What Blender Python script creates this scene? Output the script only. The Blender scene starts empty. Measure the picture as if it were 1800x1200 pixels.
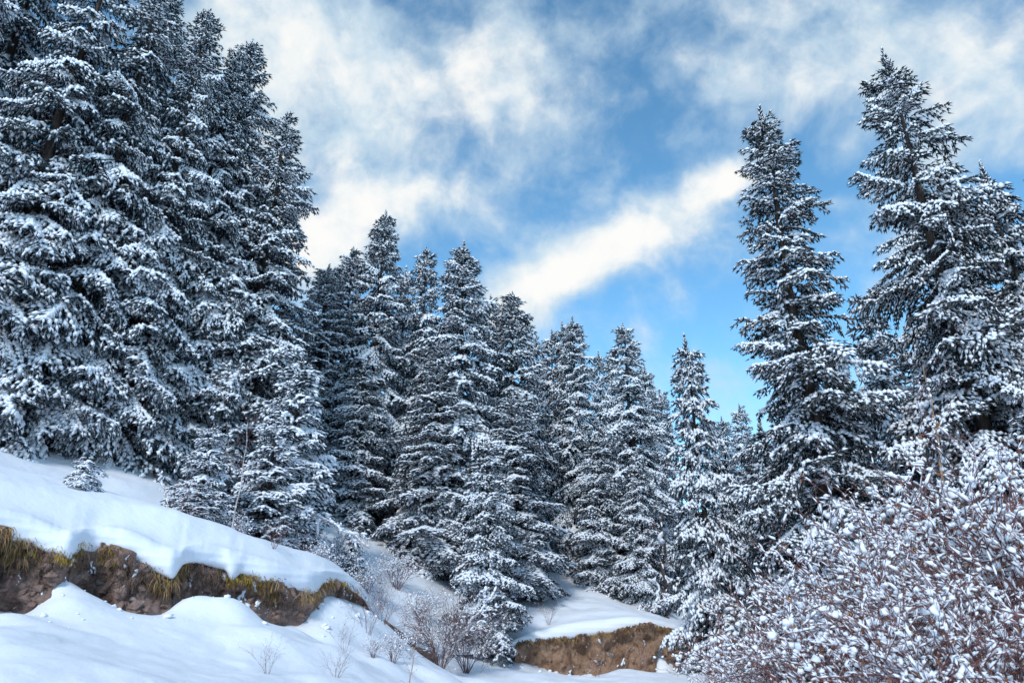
import bpy, math
import numpy as np
from math import radians as R, sin, cos, pi
rs = np.random.RandomState

# ------------------------------------------------------------------ camera
scene = bpy.context.scene
F = 1200.0                       # focal length in pixels of an 1800 px wide frame (24 mm lens)
PITCH = R(22)
cam_d = bpy.data.cameras.new('camera')
cam = bpy.data.objects.new('camera', cam_d)
scene.collection.objects.link(cam)
scene.camera = cam
cam_d.lens = 24.0
cam_d.sensor_width = 36.0
cam_d.clip_start = 0.1
cam_d.clip_end = 3000
cam.location = (0, 0, 0)
cam.rotation_euler = (pi / 2 + PITCH, 0, 0)
cam_d.dof.use_dof = True
cam_d.dof.focus_distance = 24
cam_d.dof.aperture_fstop = 2.8

def ray(px, py):
    u = px - 900.0; v = 600.0 - py
    return np.array([u, F * cos(PITCH) - v * sin(PITCH), F * sin(PITCH) + v * cos(PITCH)])

def P(px, py, Y):
    d = ray(px, py)
    return d * (Y / d[1])

# ------------------------------------------------------------------ sky, sun, exposure
SUN_EL, SUN_AZ = 36, -164        # azimuth from +Y towards +X
world = bpy.data.worlds.new('World')
scene.world = world
world.use_nodes = True
nt = world.node_tree
nt.nodes.clear()

class NB:                        # small node builder
    def __init__(s, tree): s.t = tree
    def n(s, typ, **kw):
        nd = s.t.nodes.new(typ)
        for k, v in kw.items():
            setattr(nd, k, v)
        return nd
    def lk(s, a, b): s.t.links.new(a, b)
    def put(s, sock, v):
        if hasattr(v, 'is_output'): s.lk(v, sock)
        else: sock.default_value = v
    def math(s, op, a, b=None, c=None, clamp=False):
        m = s.n('ShaderNodeMath', operation=op, use_clamp=clamp)
        s.put(m.inputs[0], a)
        if b is not None: s.put(m.inputs[1], b)
        if c is not None: s.put(m.inputs[2], c)
        return m.outputs[0]
    def vm(s, op, a, b=None, out=0):
        m = s.n('ShaderNodeVectorMath', operation=op)
        s.put(m.inputs[0], a)
        if b is not None: s.put(m.inputs[1], b)
        return m.outputs[out]
    def noise(s, vec, scale, detail=4, rough=0.5, dist=0.0, col=False):
        m = s.n('ShaderNodeTexNoise')
        if vec is not None: s.lk(vec, m.inputs['Vector'])
        m.inputs['Scale'].default_value = scale
        m.inputs['Detail'].default_value = detail
        m.inputs['Roughness'].default_value = rough
        m.inputs['Distortion'].default_value = dist
        return m.outputs['Color'] if col else m.outputs['Fac']
    def ramp(s, fac, lo, hi, smooth=True):
        m = s.n('ShaderNodeMapRange', interpolation_type='SMOOTHSTEP' if smooth else 'LINEAR')
        s.put(m.inputs[0], fac)
        m.inputs[1].default_value = lo; m.inputs[2].default_value = hi
        return m.outputs[0]
    def mix(s, fac, a, b):
        m = s.n('ShaderNodeMix', data_type='RGBA')
        s.put(m.inputs[0], fac)
        for sock, v in ((m.inputs[6], a), (m.inputs[7], b)):
            if isinstance(v, tuple): sock.default_value = (*v[:3], 1)
            else: s.lk(v, sock)
        return m.outputs[2]

w = NB(nt)
sky = w.n('ShaderNodeTexSky', sky_type='NISHITA', sun_disc=False)
sky.sun_elevation = R(SUN_EL); sky.sun_rotation = R(SUN_AZ)
sky.altitude = 2200; sky.air_density = 1.0; sky.dust_density = 0.3; sky.ozone_density = 0.3
SKY_STRENGTH = 0.13
CLOUDS = [  # px, py, half length, half width, angle, weight: where the clouds hang, turned into directions
    (780, 90, 180, 95, -15, .80), (560, 170, 140, 140, 0, .8), (690, 345, 75, 42, 0, 1.1), (590, 410, 120, 55, 0, .8), (520, 440, 110, 90, 0, .7), (640, 260, 150, 90, 0, .42),
    (1100, 420, 190, 54, 26, 1.4), (950, 515, 130, 50, 25, 1.2), (1275, 305, 70, 30, 15, 1.2),
    (1400, 170, 120, 50, 0, .95), (1620, 60, 230, 110, 0, 1.0), (1700, 220, 200, 110, 0, .7),
    (430, 40, 130, 120, 0, .75), (1460, 345, 48, 18, 0, .8), (1200, 10, 150, 34, 0, .45),
    (920, 200, 160, 60, -30, .45), (1600, 430, 260, 50, 0, .3), (1240, 640, 260, 80, 0, .40), (880, 330, 200, 110, -20, .35), (1250, 60, 300, 60, 0, .3)]
tc = w.n('ShaderNodeTexCoord')
d0 = tc.outputs['Generated']
wn = w.noise(d0, 5.5, 4, 0.5, col=True)
wv = w.vm('SUBTRACT', wn, (0.5, 0.5, 0.5))
wsc = w.n('ShaderNodeVectorMath', operation='SCALE'); w.lk(wv, wsc.inputs[0]); wsc.inputs[3].default_value = 0.08
d1 = w.vm('ADD', d0, wsc.outputs[0])
total = None
for (cx, cy, hl, hw, ang, wt) in CLOUDS:
    c = ray(cx, cy); c /= np.linalg.norm(c)
    a = ray(cx + 10 * cos(R(ang)), cy - 10 * sin(R(ang))); a /= np.linalg.norm(a)
    sc_ = np.linalg.norm(a - c) / 10
    a = a - c * a.dot(c); a /= np.linalg.norm(a)
    b = np.cross(c, a)
    qa = w.vm('DOT_PRODUCT', d1, tuple(a / (hl * sc_)), out=1)
    qb = w.vm('DOT_PRODUCT', d1, tuple(b / (hw * sc_)), out=1)
    r2 = w.math('ADD', w.math('MULTIPLY', qa, qa), w.math('MULTIPLY', qb, qb))
    g = w.math('EXPONENT', w.math('MULTIPLY', r2, -0.9))
    front = w.math('GREATER_THAN', w.vm('DOT_PRODUCT', d0, tuple(c), out=1), 0.2)
    g = w.math('MULTIPLY', w.math('MULTIPLY', g, front), wt)
    total = g if total is None else w.math('ADD', total, g)
# away from the frame the same broken cloud goes on
big = w.noise(d0, 2.1, 5, 0.5)
c0 = ray(900, 500); c0 /= np.linalg.norm(c0)
away = w.ramp(w.vm('DOT_PRODUCT', d0, tuple(c0), out=1), 0.80, 0.45)
out_c = w.math('MULTIPLY', w.math('MULTIPLY', w.ramp(big, 0.44, 0.68), 1.0), away)
total = w.math('ADD', total, out_c)
fine = w.noise(d1, 7.0, 9, 0.54)
wisp = w.noise(d1, 2.6, 7, 0.6)
puff = w.noise(d1, 19.0, 8, 0.58)
dens = w.math('ADD', total, w.math('MULTIPLY', w.math('SUBTRACT', fine, 0.5), 2.9))
dens = w.math('ADD', dens, w.math('MULTIPLY', w.math('SUBTRACT', puff, 0.5), 1.3))
dens = w.math('ADD', dens, w.math('MULTIPLY', w.math('SUBTRACT', wisp, 0.5), 1.1))
cov = w.ramp(dens, -0.18, 1.22)
tint = w.mix(w.ramp(w.math('ADD', w.math('MULTIPLY', dens, 0.35), w.noise(d1, 8.5, 8, 0.62)), 0.60, 1.10), (2.7, 3.4, 3.9), (4.5, 4.45, 4.3))
skyc = w.n('ShaderNodeMix', data_type='RGBA', blend_type='MULTIPLY'); skyc.inputs[0].default_value = 1
w.lk(sky.outputs[0], skyc.inputs[6]); skyc.inputs[7].default_value = (0.70, 1.15, 1.20, 1)
col = w.mix(w.math('MULTIPLY', cov, 0.96), skyc.outputs[2], tint)
bg = w.n('ShaderNodeBackground'); w.lk(col, bg.inputs[0]); bg.inputs[1].default_value = SKY_STRENGTH
wo = w.n('ShaderNodeOutputWorld'); w.lk(bg.outputs[0], wo.inputs[0])

sun_d = bpy.data.lights.new('sun', 'SUN')
sun_d.energy = 1.35; sun_d.angle = R(11); sun_d.color = (1.0, 0.975, 0.94)
sun = bpy.data.objects.new('sun', sun_d); scene.collection.objects.link(sun)
sun.rotation_euler = (pi / 2 - R(SUN_EL), 0, pi - R(SUN_AZ))

scene.view_settings.view_transform = 'Standard'
scene.view_settings.look = 'None'
scene.view_settings.gamma = 1
scene.view_settings.use_curve_mapping = False
scene.view_settings.exposure = 0.80
scene.render.engine = 'CYCLES'
scene.cycles.max_bounces = 6
scene.cycles.diffuse_bounces = 4
scene.cycles.glossy_bounces = 2
scene.cycles.use_denoising = True
scene.cycles.use_adaptive_sampling = True
scene.cycles.adaptive_threshold = 0.015

# ------------------------------------------------------------------ materials
def new_mat(name):
    m = bpy.data.materials.new(name); m.use_nodes = True
    b = NB(m.node_tree)
    bs = m.node_tree.nodes['Principled BSDF']
    bs.inputs['Roughness'].default_value = 0.8
    bs.inputs['Specular IOR Level'].default_value = 0.25
    return m, b, bs

def bump(b, bs, h, strength, dist):
    m = b.n('ShaderNodeBump'); m.inputs['Strength'].default_value = strength; m.inputs['Distance'].default_value = dist
    b.lk(h, m.inputs['Height']); b.lk(m.outputs[0], bs.inputs['Normal'])

def mat_snow_ground():
    m, b, bs = new_mat('snow_cover')
    co = b.n('ShaderNodeTexCoord').outputs['Object']
    n1 = b.noise(co, 0.9, 5, 0.55); n2 = b.noise(co, 28, 4, 0.6); n3 = b.noise(co, 5, 4, 0.55)
    c = b.mix(n1, (0.82, 0.87, 0.95), (0.87, 0.905, 0.955))
    b.lk(c, bs.inputs['Base Color'])
    h = b.math('ADD', b.math('MULTIPLY', n3, 1.0), b.math('MULTIPLY', n2, 0.16))
    bump(b, bs, h, 0.35, 0.05)
    bs.inputs['Roughness'].default_value = 0.62
    return m

def mat_snow_lump():
    m, b, bs = new_mat('snow_clumps')
    co = b.n('ShaderNodeTexCoord').outputs['Object']
    n = b.noise(co, 9, 3, 0.6)
    b.lk(b.mix(n, (0.84, 0.88, 0.96), (0.90, 0.93, 0.975)), bs.inputs['Base Color'])
    bs.inputs['Roughness'].default_value = 0.7
    return m

def mat_needles(name, dark, light, dust):
    m, b, bs = new_mat(name)
    co = b.n('ShaderNodeTexCoord').outputs['Object']
    oi = b.n('ShaderNodeObjectInfo').outputs['Random']
    n = b.ramp(b.noise(co, 1.6, 4, 0.6), 0.35, 0.65)
    base = b.mix(n, dark, light)
    base = b.mix(b.math('MULTIPLY', oi, 0.35), base, tuple(0.75 * x for x in dark))
    g = b.n('ShaderNodeNewGeometry').outputs['True Normal']
    sx = b.n('ShaderNodeSeparateXYZ'); b.lk(g, sx.inputs[0])
    dn = b.noise(co, 11, 3, 0.6)
    f = b.math('MULTIPLY', b.ramp(b.math('ADD', sx.outputs[2], b.math('MULTIPLY', b.math('SUBTRACT', dn, 0.5), 1.6)), -0.15, 0.85), dust)
    b.lk(b.mix(f, base, (0.78, 0.82, 0.88)), bs.inputs['Base Color'])
    bs.inputs['Roughness'].default_value = 0.75
    return m

def mat_bark(name, a, c, scale=9):
    m, b, bs = new_mat(name)
    co = b.n('ShaderNodeTexCoord').outputs['Object']
    mp = b.n('ShaderNodeMapping'); mp.inputs['Scale'].default_value = (1, 1, 0.3); b.lk(co, mp.inputs[0])
    n = b.noise(mp.outputs[0], scale, 6, 0.65)
    b.lk(b.mix(b.ramp(n, 0.35, 0.65), a, c), bs.inputs['Base Color'])
    bump(b, bs, n, 0.8, 0.02)
    return m

def mat_earth(name, a, c, d):
    m, b, bs = new_mat(name)
    co = b.n('ShaderNodeTexCoord').outputs['Object']
    n1 = b.noise(co, 1.6, 6, 0.62, 0.4); n2 = b.noise(co, 9, 6, 0.7); n3 = b.noise(co, 40, 4, 0.7)
    col = b.mix(b.ramp(n1, 0.32, 0.52), a, c)
    col = b.mix(b.ramp(n2, 0.45, 0.75), col, d)
    v = b.n('ShaderNodeTexVoronoi'); b.lk(b.noise(co, 3, 3, .5, 1.0, True), v.inputs['Vector']); v.inputs['Scale'].default_value = 9
    b.lk(b.mix(b.ramp(v.outputs['Distance'], 0.22, 0.05), col, tuple(min(1, 1.5 * x) for x in d)), bs.inputs['Base Color'])
    h = b.math('ADD', b.math('MULTIPLY', n2, 1.0), b.math('MULTIPLY', n3, 0.5))
    bump(b, bs, h, 1.0, 0.14)
    bs.inputs['Roughness'].default_value = 0.95
    return m

def mat_varied(name, a, c, scale=6, rough=0.85):
    m, b, bs = new_mat(name)
    co = b.n('ShaderNodeTexCoord').outputs['Object']
    b.lk(b.mix(b.ramp(b.noise(co, scale, 4, 0.6), 0.35, 0.65), a, c), bs.inputs['Base Color'])
    bs.inputs['Roughness'].default_value = rough
    return m

M = dict(
    ground=mat_snow_ground(), lump=mat_snow_lump(),
    spruce=mat_needles('spruce_needles', (0.004, 0.014, 0.024), (0.010, 0.028, 0.040), 0.22),
    far=mat_needles('frosted_spruce_needles', (0.006, 0.016, 0.030), (0.012, 0.029, 0.047), 0.26),
    dark=mat_needles('dark_spruce_needles', (0.009, 0.013, 0.016), (0.016, 0.021, 0.022), 0.16),
    bark=mat_bark('spruce_bark', (0.035, 0.027, 0.024), (0.10, 0.075, 0.062)),
    birch=mat_bark('birch_bark', (0.30, 0.27, 0.27), (0.62, 0.60, 0.60)),
    tan=mat_bark('tan_bark', (0.28, 0.17, 0.10), (0.45, 0.32, 0.22)),
    twig=mat_varied('brown_twigs', (0.085, 0.036, 0.037), (0.26, 0.13, 0.12)),
    twig_red=mat_varied('reddish_twigs', (0.10, 0.050, 0.050), (0.20, 0.12, 0.115)),
    leaf=mat_varied('withered_leaves', (0.16, 0.055, 0.02), (0.34, 0.17, 0.06)),
    earth=mat_earth('dark_earth', (0.13, 0.08, 0.065), (0.48, 0.33, 0.28), (0.30, 0.20, 0.165)),
    sand=mat_earth('sandy_earth', (0.27, 0.155, 0.10), (0.52, 0.34, 0.235), (0.40, 0.25, 0.17)),
    straw=mat_varied('straw_grass', (0.20, 0.115, 0.045), (0.40, 0.27, 0.12), 3),
    moss=mat_varied('olive_grass', (0.16, 0.095, 0.018), (0.42, 0.28, 0.05), 5),
    dkgrass=mat_varied('dark_roots', (0.07, 0.042, 0.03), (0.18, 0.11, 0.07), 4),
    stone=mat_varied('stones', (0.16, 0.13, 0.12), (0.34, 0.28, 0.25), 14),
)

# ------------------------------------------------------------------ mesh helpers
def mesh_np(name, V, T, mat=None, smooth=True, quads=False):
    k = 4 if quads else 3
    me = bpy.data.meshes.new(name)
    V = np.ascontiguousarray(V, np.float32); T = np.ascontiguousarray(T, np.int32)
    me.vertices.add(len(V)); me.vertices.foreach_set('co', V.ravel())
    me.loops.add(T.size); me.loops.foreach_set('vertex_index', T.ravel())
    me.polygons.add(len(T)); me.polygons.foreach_set('loop_start', np.arange(0, T.size, k, dtype=np.int32))
    me.polygons.foreach_set('use_smooth', np.full(len(T), smooth))
    me.update(calc_edges=True)
    if mat: me.materials.append(mat)
    return me

def link(name, me, parent=None, **props):
    o = bpy.data.objects.new(name, me); scene.collection.objects.link(o)
    if parent is not None: o.parent = parent
    for k, v in props.items(): o[k] = v
    return o

def empty(name, loc, label, cat, group=None):
    o = bpy.data.objects.new(name, None); scene.collection.objects.link(o)
    o.location = loc; o.empty_display_size = 0.3
    o['label'] = label; o['category'] = cat
    if group: o['group'] = group
    return o

def copy_tree(src, label, loc, rz=0, sc=(1, 1, 1), group=None, tilt=(0, 0)):
    c = src.copy(); scene.collection.objects.link(c)
    c['label'] = label
    if group: c['group'] = group
    c.location = loc; c.rotation_euler = (tilt[0], tilt[1], rz); c.scale = sc
    for ch in src.children:
        d = ch.copy(); scene.collection.objects.link(d); d.parent = c
        for g in ch.children:
            e = g.copy(); scene.collection.objects.link(e); e.parent = d
    return c

def norm(a): return a / np.maximum(np.linalg.norm(a, axis=-1, keepdims=True), 1e-9)

def frames(d):
    up = np.where(np.abs(d[:, 2:3]) > 0.95, np.array([[1., 0, 0]]), np.array([[0., 0, 1]]))
    s = norm(np.cross(d, up)); t = np.cross(s, d)
    return s, t

def spindles(p0, p1, r, rng, k=3, mid=0.38):
    """thin needle-clad shoots: k-sided double cones"""
    n = len(p0); d = p1 - p0; u = norm(d); s, t = frames(u)
    ph = rng.rand(n) * 2 * pi
    V = np.empty((n, k + 2, 3))
    V[:, 0] = p0; V[:, k + 1] = p1
    m = p0 + d * mid
    for i in range(k):
        a = ph + 2 * pi * i / k
        rr = r * (0.75 + 0.5 * rng.rand(n))
        V[:, i + 1] = m + s * (np.cos(a) * rr)[:, None] + t * (np.sin(a) * rr)[:, None] + d * ((rng.rand(n) - .5) * .25)[:, None]
    f = []
    for i in range(k):
        j = (i + 1) % k
        f += [(0, j + 1, i + 1), (k + 1, i + 1, j + 1)]
    T = np.array(f)[None] + (np.arange(n) * (k + 2))[:, None, None]
    return V.reshape(-1, 3), T.reshape(-1, 3)

def lumps(c, ax, ln, wd, ht, rng, k=4, jit=0.25):
    """snow lumps: c centre, ax axis (unit), flattened below, domed above"""
    n = len(c); up = np.array([0, 0, 1.])
    s = norm(np.cross(ax, up) + 1e-6); t = np.cross(s, ax)
    V = np.empty((n, 2 * k + 2, 3))
    V[:, 0] = c - ax * ln[:, None]; V[:, 2 * k + 1] = c + ax * ln[:, None]
    for q, off in ((0, -0.36), (1, 0.36)):
        for i in range(k):
            a = 2 * pi * (i + 0.5) / k
            y = cos(a); z = sin(a)
            hz = np.where(z > 0, 1.0, 0.45)
            j = 1 + jit * (rng.rand(n) - .5) * 2
            V[:, 1 + q * k + i] = c + ax * (ln * (off + (rng.rand(n) - .5) * jit))[:, None] + s * (wd * y * j)[:, None] + t * (ht * z * hz * j)[:, None]
    f = []
    for i in range(k):
        j = (i + 1) % k
        f += [(0, 1 + j, 1 + i), (1 + i, 1 + j, 1 + k + j), (1 + i, 1 + k + j, 1 + k + i), (2 * k + 1, 1 + k + i, 1 + k + j)]
    T = np.array(f)[None] + (np.arange(n) * (2 * k + 2))[:, None, None]
    return V.reshape(-1, 3), T.reshape(-1, 3)

def cones(p0, p1, r, rng):
    """4-vertex needle-clad shoots"""
    n = len(p0); d = p1 - p0; u = norm(d); s, t = frames(u); ph = rng.rand(n) * 2 * pi
    V = np.empty((n, 4, 3)); V[:, 3] = p1
    for i in range(3):
        a = ph + 2 * pi * i / 3; rr = r * (0.75 + 0.55 * rng.rand(n))
        V[:, i] = p0 + s * (np.cos(a) * rr)[:, None] + t * (np.sin(a) * rr)[:, None] + d * (rng.rand(n) * .45)[:, None]
    T = np.array([(0, 1, 3), (1, 2, 3), (2, 0, 3)])[None] + (np.arange(n) * 4)[:, None, None]
    return V.reshape(-1, 3), T.reshape(-1, 3)

def cheap_lumps(c, ax, ln, wd, ht, rng):
    """5-vertex snow lump, for crowns seen from afar"""
    n = len(c); up = np.array([0, 0, 1.])
    s = norm(np.cross(ax, up) + 1e-6); t = np.cross(s, ax)
    V = np.empty((n, 5, 3))
    V[:, 0] = c - ax * ln[:, None]; V[:, 4] = c + ax * ln[:, None]
    off = (rng.rand(n, 3) - .5) * 0.6
    V[:, 1] = c + t * (ht * 1.15)[:, None] + ax * (ln * off[:, 0])[:, None] + s * (wd * (rng.rand(n) - .5) * .5)[:, None]
    V[:, 2] = c + s * (wd * 1.1)[:, None] - t * (ht * .35)[:, None] + ax * (ln * off[:, 1])[:, None]
    V[:, 3] = c - s * (wd * 1.1)[:, None] - t * (ht * .35)[:, None] + ax * (ln * off[:, 2])[:, None]
    f = []
    for i in range(3):
        j = (i + 1) % 3
        f += [(0, i + 1, j + 1), (4, j + 1, i + 1)]
    T = np.array(f)[None] + (np.arange(n) * 5)[:, None, None]
    return V.reshape(-1, 3), T.reshape(-1, 3)

def tubes(p0, p1, r0, r1, k=4):
    n = len(p0); u = norm(p1 - p0); s, t = frames(u)
    V = np.empty((n, 2 * k, 3))
    for i in range(k):
        a = 2 * pi * i / k
        o = s * cos(a) + t * sin(a)
        V[:, i] = p0 + o * np.asarray(r0)[:, None]; V[:, k + i] = p1 + o * np.asarray(r1)[:, None]
    f = []
    for i in range(k):
        j = (i + 1) % k
        f += [(i, j, k + j), (i, k + j, k + i)]
    T = np.array(f)[None] + (np.arange(n) * 2 * k)[:, None, None]
    return V.reshape(-1, 3), T.reshape(-1, 3)

def cat(parts):
    Vs, Ts, o = [], [], 0
    for V, T in parts:
        if len(V): Vs.append(V); Ts.append(T + o); o += len(V)
    return np.concatenate(Vs), np.concatenate(Ts)

def curve_tube(pts, rad, k=8):
    """one continuous tube along pts"""
    pts = np.asarray(pts, float); n = len(pts)
    d = norm(np.gradient(pts, axis=0)); s, t = frames(d)
    rad = np.broadcast_to(rad, (n,))
    V = []
    for i in range(k):
        a = 2 * pi * i / k
        V.append(pts + (s * cos(a) + t * sin(a)) * rad[:, None])
    V = np.stack(V, 1).reshape(-1, 3)
    T = []
    for a in range(n - 1):
        for i in range(k):
            j = (i + 1) % k
            T += [(a * k + i, a * k + j, (a + 1) * k + j), (a * k + i, (a + 1) * k + j, (a + 1) * k + i)]
    for i in range(1, k - 1):
        T += [(0, i + 1, i), ((n - 1) * k, (n - 1) * k + i, (n - 1) * k + i + 1)]
    return V, np.array(T)

_g = rs(5).rand(256, 256)
def vnoise(x, y):
    x = np.asarray(x, float); y = np.asarray(y, float)
    xi = np.floor(x).astype(int); yi = np.floor(y).astype(int)
    fx = x - xi; fy = y - yi
    fx = fx * fx * (3 - 2 * fx); fy = fy * fy * (3 - 2 * fy)
    a = _g[xi % 256, yi % 256]; b = _g[(xi + 1) % 256, yi % 256]
    c = _g[xi % 256, (yi + 1) % 256]; d = _g[(xi + 1) % 256, (yi + 1) % 256]
    return (a * (1 - fx) + b * fx) * (1 - fy) + (c * (1 - fx) + d * fx) * fy - 0.5
def fbm(x, y, o=4):
    s = 0; a = 1
    for i in range(o):
        s = s + a * vnoise(x + 17.3 * i, y + 9.1 * i); x = x * 2.03; y = y * 2.03; a *= 0.5
    return s

# ------------------------------------------------------------------ terrain
# the cut bank: px, depth, underside of the snow lip, top of the snow at the foot, thickness of the lip
BANK = np.array([
    (-500, 8.0, 925, 1050, .5), (-200, 10, 925, 1055, .5), (0, 11.4, 944, 1064, .52), (60, 11.7, 957, 1074, .5), (84, 11.8, 968, 1088, .46),
    (94, 11.85, 975, 1026, .44), (126, 11.95, 986, 1020, .34), (134, 12.3, 968, 1026, .42), (160, 12.7, 968, 1040, .55), (200, 12.9, 976, 1074, .56),
    (250, 13.1, 994, 1086, .55), (290, 13.25, 1012, 1099, .48), (308, 13.3, 1021, 1070, .38), (316, 13.65, 992, 1064, .36), (345, 14.1, 990, 1060, .46),
    (400, 14.6, 1002, 1074, .50), (402, 14.5, 1020, 1074, .50), (415, 14.6, 1020, 1084, .5), (419, 14.8, 1004, 1090, .5), (440, 15.0, 1014, 1108, .5), (466, 15.2, 1024, 1123, .5),
    (500, 15.6, 1032, 1104, .5), (540, 16.2, 1042, 1096, .46), (556, 16.6, 1048, 1068, .36), (566, 17.1, 1022, 1052, .36), (600, 18.4, 1026, 1050, .42), (640, 19.6, 1054, 1066, .40),
    (655, 20.4, 1082, 1084, .24), (686, 21.4, 1108, 1110, .2), (698, 21.8, 1116, 1142, .24), (720, 22.4, 1134, 1158, .24), (745, 23.2, 1146, 1164, .2), (765, 24, 1152, 1156, .16), (790, 24.6, 1150, 1152, .14), (880, 27.0, 1150, 1160, .16), (910, 27.6, 1132, 1160, .3), (950, 28.0, 1129, 1171, .5),
    (1000, 28.3, 1124, 1180, .6), (1050, 28.6, 1117, 1173, .6), (1090, 28.8, 1112, 1164, .6), (1128, 29, 1101, 1169, .55), (1145, 29.1, 1101, 1166, .45),
    (1152, 29.3, 1106, 1114, .4), (1160, 29.4, 1106, 1118, .4), (1175, 29.5, 1110, 1150, .4), (1205, 29.8, 1120, 1166, .4), (1235, 30.2, 1132, 1182, .4), (1300, 31, 1150, 1185, .4), (1500, 33, 1160, 1180, .3),
    (1900, 36, 1165, 1175, .2), (2500, 40, 1165, 1170, .2)])
bz = []
for px, Y, lp, fp, th in BANK:
    a = P(px, lp, Y); b_ = P(px, fp, Y)
    az = math.atan2(a[0], a[1])
    bz.append((az, math.hypot(a[0], a[1]), a[2], b_[2], th))
bz = np.array(bz)
def bank(az):
    i = [np.interp(az, bz[:, 0], bz[:, k]) for k in range(1, 5)]
    return i      # radius, lip z, foot z, thickness
AZ0, AZ1 = bz[0, 0], bz[-1, 0]

class TPS:
    def __init__(s, pts, lam=0.02):
        p = np.array(pts, float); n = len(p)
        s.p = p[:, :2]
        K = s.k(p[:, :2], p[:, :2]) + lam * np.eye(n)
        A = np.zeros((n + 3, n + 3)); A[:n, :n] = K
        A[:n, n] = 1; A[:n, n + 1:] = p[:, :2]; A[n:, :n] = A[:n, n:].T
        s.w = np.linalg.solve(A, np.concatenate([p[:, 2], np.zeros(3)]))
    def k(s, a, b):
        d2 = ((a[:, None] - b[None]) ** 2).sum(-1)
        return 0.5 * d2 * np.log(d2 + 1e-9)
    def __call__(s, x, y):
        sh = np.shape(x); q = np.stack([np.ravel(x), np.ravel(y)], 1).astype(float)
        o = np.empty(len(q))
        for i in range(0, len(q), 20000):
            c = q[i:i + 20000]
            o[i:i + 20000] = s.k(c, s.p) @ s.w[:-3] + s.w[-3] + c @ s.w[-2:]
        return o.reshape(sh)

up_pts = []
for a, r, lz, fz, th in bz[1:]:
    up_pts.append(((r + .7 * th) * sin(a), (r + .7 * th) * cos(a), lz + th))
for px, py, Y in [(0, 822, 16.4), (130, 852, 16.2), (250, 892, 16.6), (330, 925, 17.2), (430, 962, 18.6), (540, 1000, 20.6), (620, 1045, 22),
                  (0, 770, 24), (150, 775, 25), (400, 868, 27), (520, 930, 26), (650, 965, 31), (700, 1015, 28.5), (760, 1050, 28), (780, 1090, 27),
                  (850, 1060, 31), (960, 988, 40), (1010, 1012, 37), (1060, 1034, 36), (1110, 1062, 34), (1180, 1086, 33.5), (1230, 1110, 33),
                  (900, 960, 47), (1050, 975, 47), (1160, 1035, 42), (1300, 1070, 42), (1500, 1060, 45), (1800, 1060, 45)]:
    up_pts.append(tuple(P(px, py, Y)))
up_pts += [(-25, 22, 13), (-40, 30, 24), (-30, 50, 22), (-10, 60, 10), (5, 70, 8), (25, 70, 6), (50, 70, 8), (70, 50, 8),
           (-60, 90, 46), (-20, 110, 26), (20, 120, 16), (70, 120, 20), (120, 80, 22), (-100, 60, 62)]
U_f = TPS(up_pts)
lo_pts = []
for a, r, lz, fz, th in bz[1:]:
    lo_pts.append(((r + .3) * sin(a), (r + .3) * cos(a), fz))
for px, py, Y in [(0, 1200, 6.6), (200, 1200, 7.4), (400, 1200, 8.8), (560, 1200, 11), (700, 1200, 14.5), (820, 1200, 18), (1000, 1200, 23.5), (1200, 1200, 23),
                  (200, 1130, 10.2), (60, 1120, 9), (380, 1120, 12), (560, 1130, 13.8), (640, 1130, 17), (760, 1180, 19), (300, 1110, 11.6), (1100, 1190, 26.5), (1250, 1197, 26)]:
    lo_pts.append(tuple(P(px, py, Y)))
lo_pts += [(0, 0, -1.6), (3, 3, -1.6), (-3, 3, -1.4), (4, 7, -1.65), (8, 8, -1.6), (10, 15, -1.7), (9, 22, -1.7), (14, 20, -1.6), (20, 12, -1.2),
           (0, -12, -1.8), (-12, -5, 0.3), (14, -8, -1), (-9, 4, -.3), (-25, -10, 4), (30, -10, 3), (0, -60, 6), (60, 0, 12), (-60, 0, 25), (30, 25, 0)]
L_f = TPS(lo_pts, 0.004)

def upper(x, y):
    r = np.hypot(x, y); k = np.minimum(1, 140 / np.maximum(r, 1)); X = x * k; Y = y * k
    z = U_f(X, Y)
    amp = np.clip((r - 14) / 12, 0.12, 1)
    return z + amp * 0.28 * fbm(x * .42 + 3, y * .42, 3) + 0.05 * fbm(x * 1.4, y * 1.4 + 8, 3)
MOUNDS = []
for px, py, Y, mh, ms in [(15, 1085, 10.5, .14, .28), (120, 1050, 11.6, .10, .25), (330, 1075, 13.3, .14, .3), (405, 1085, 13.7, .17, .4), (520, 1108, 14.7, .20, .4), (575, 1075, 16.2, .22, .45),
                          (620, 1065, 17.8, .18, .45), (645, 1120, 15.5, .18, .5), (760, 1190, 16.5, .30, .6), (690, 1175, 15, .22, .45), (455, 1150, 12.5, .10, .3), (600, 1160, 13.4, .15, .35),
                          (960, 1188, 24, .18, .7), (1100, 1182, 26.3, .26, .7), (1190, 1185, 26, .26, .7), (1020, 1195, 22, .2, .6), (870, 1195, 20, .25, .6)]:
    q = P(px, py, Y); MOUNDS.append((q[0], q[1], mh, ms))
def lower(x, y):
    r = np.hypot(x, y); k = np.minimum(1, 70 / np.maximum(r, 1)); X = x * k; Y = y * k
    z = L_f(X, Y)
    b1 = np.maximum(0, fbm(x * .8 + 40, y * .8, 2)); 
    for mx, my, mh, ms in MOUNDS:
        z = z + mh * np.exp(-((x - mx) ** 2 + (y - my) ** 2) / (2 * ms * ms))
    return z + 0.20 * b1 + 0.03 * fbm(x * 2.1, y * 2.1 + 8, 3) - 0.03
def ground(x, y):
    az = math.atan2(x, y); r = math.hypot(x, y)
    R_, lz, fz, th = bank(az)
    if AZ0 < az < AZ1 and r > R_ + .3: return float(upper(np.array(x), np.array(y)))
    return float(lower(np.array(x), np.array(y)))

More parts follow.
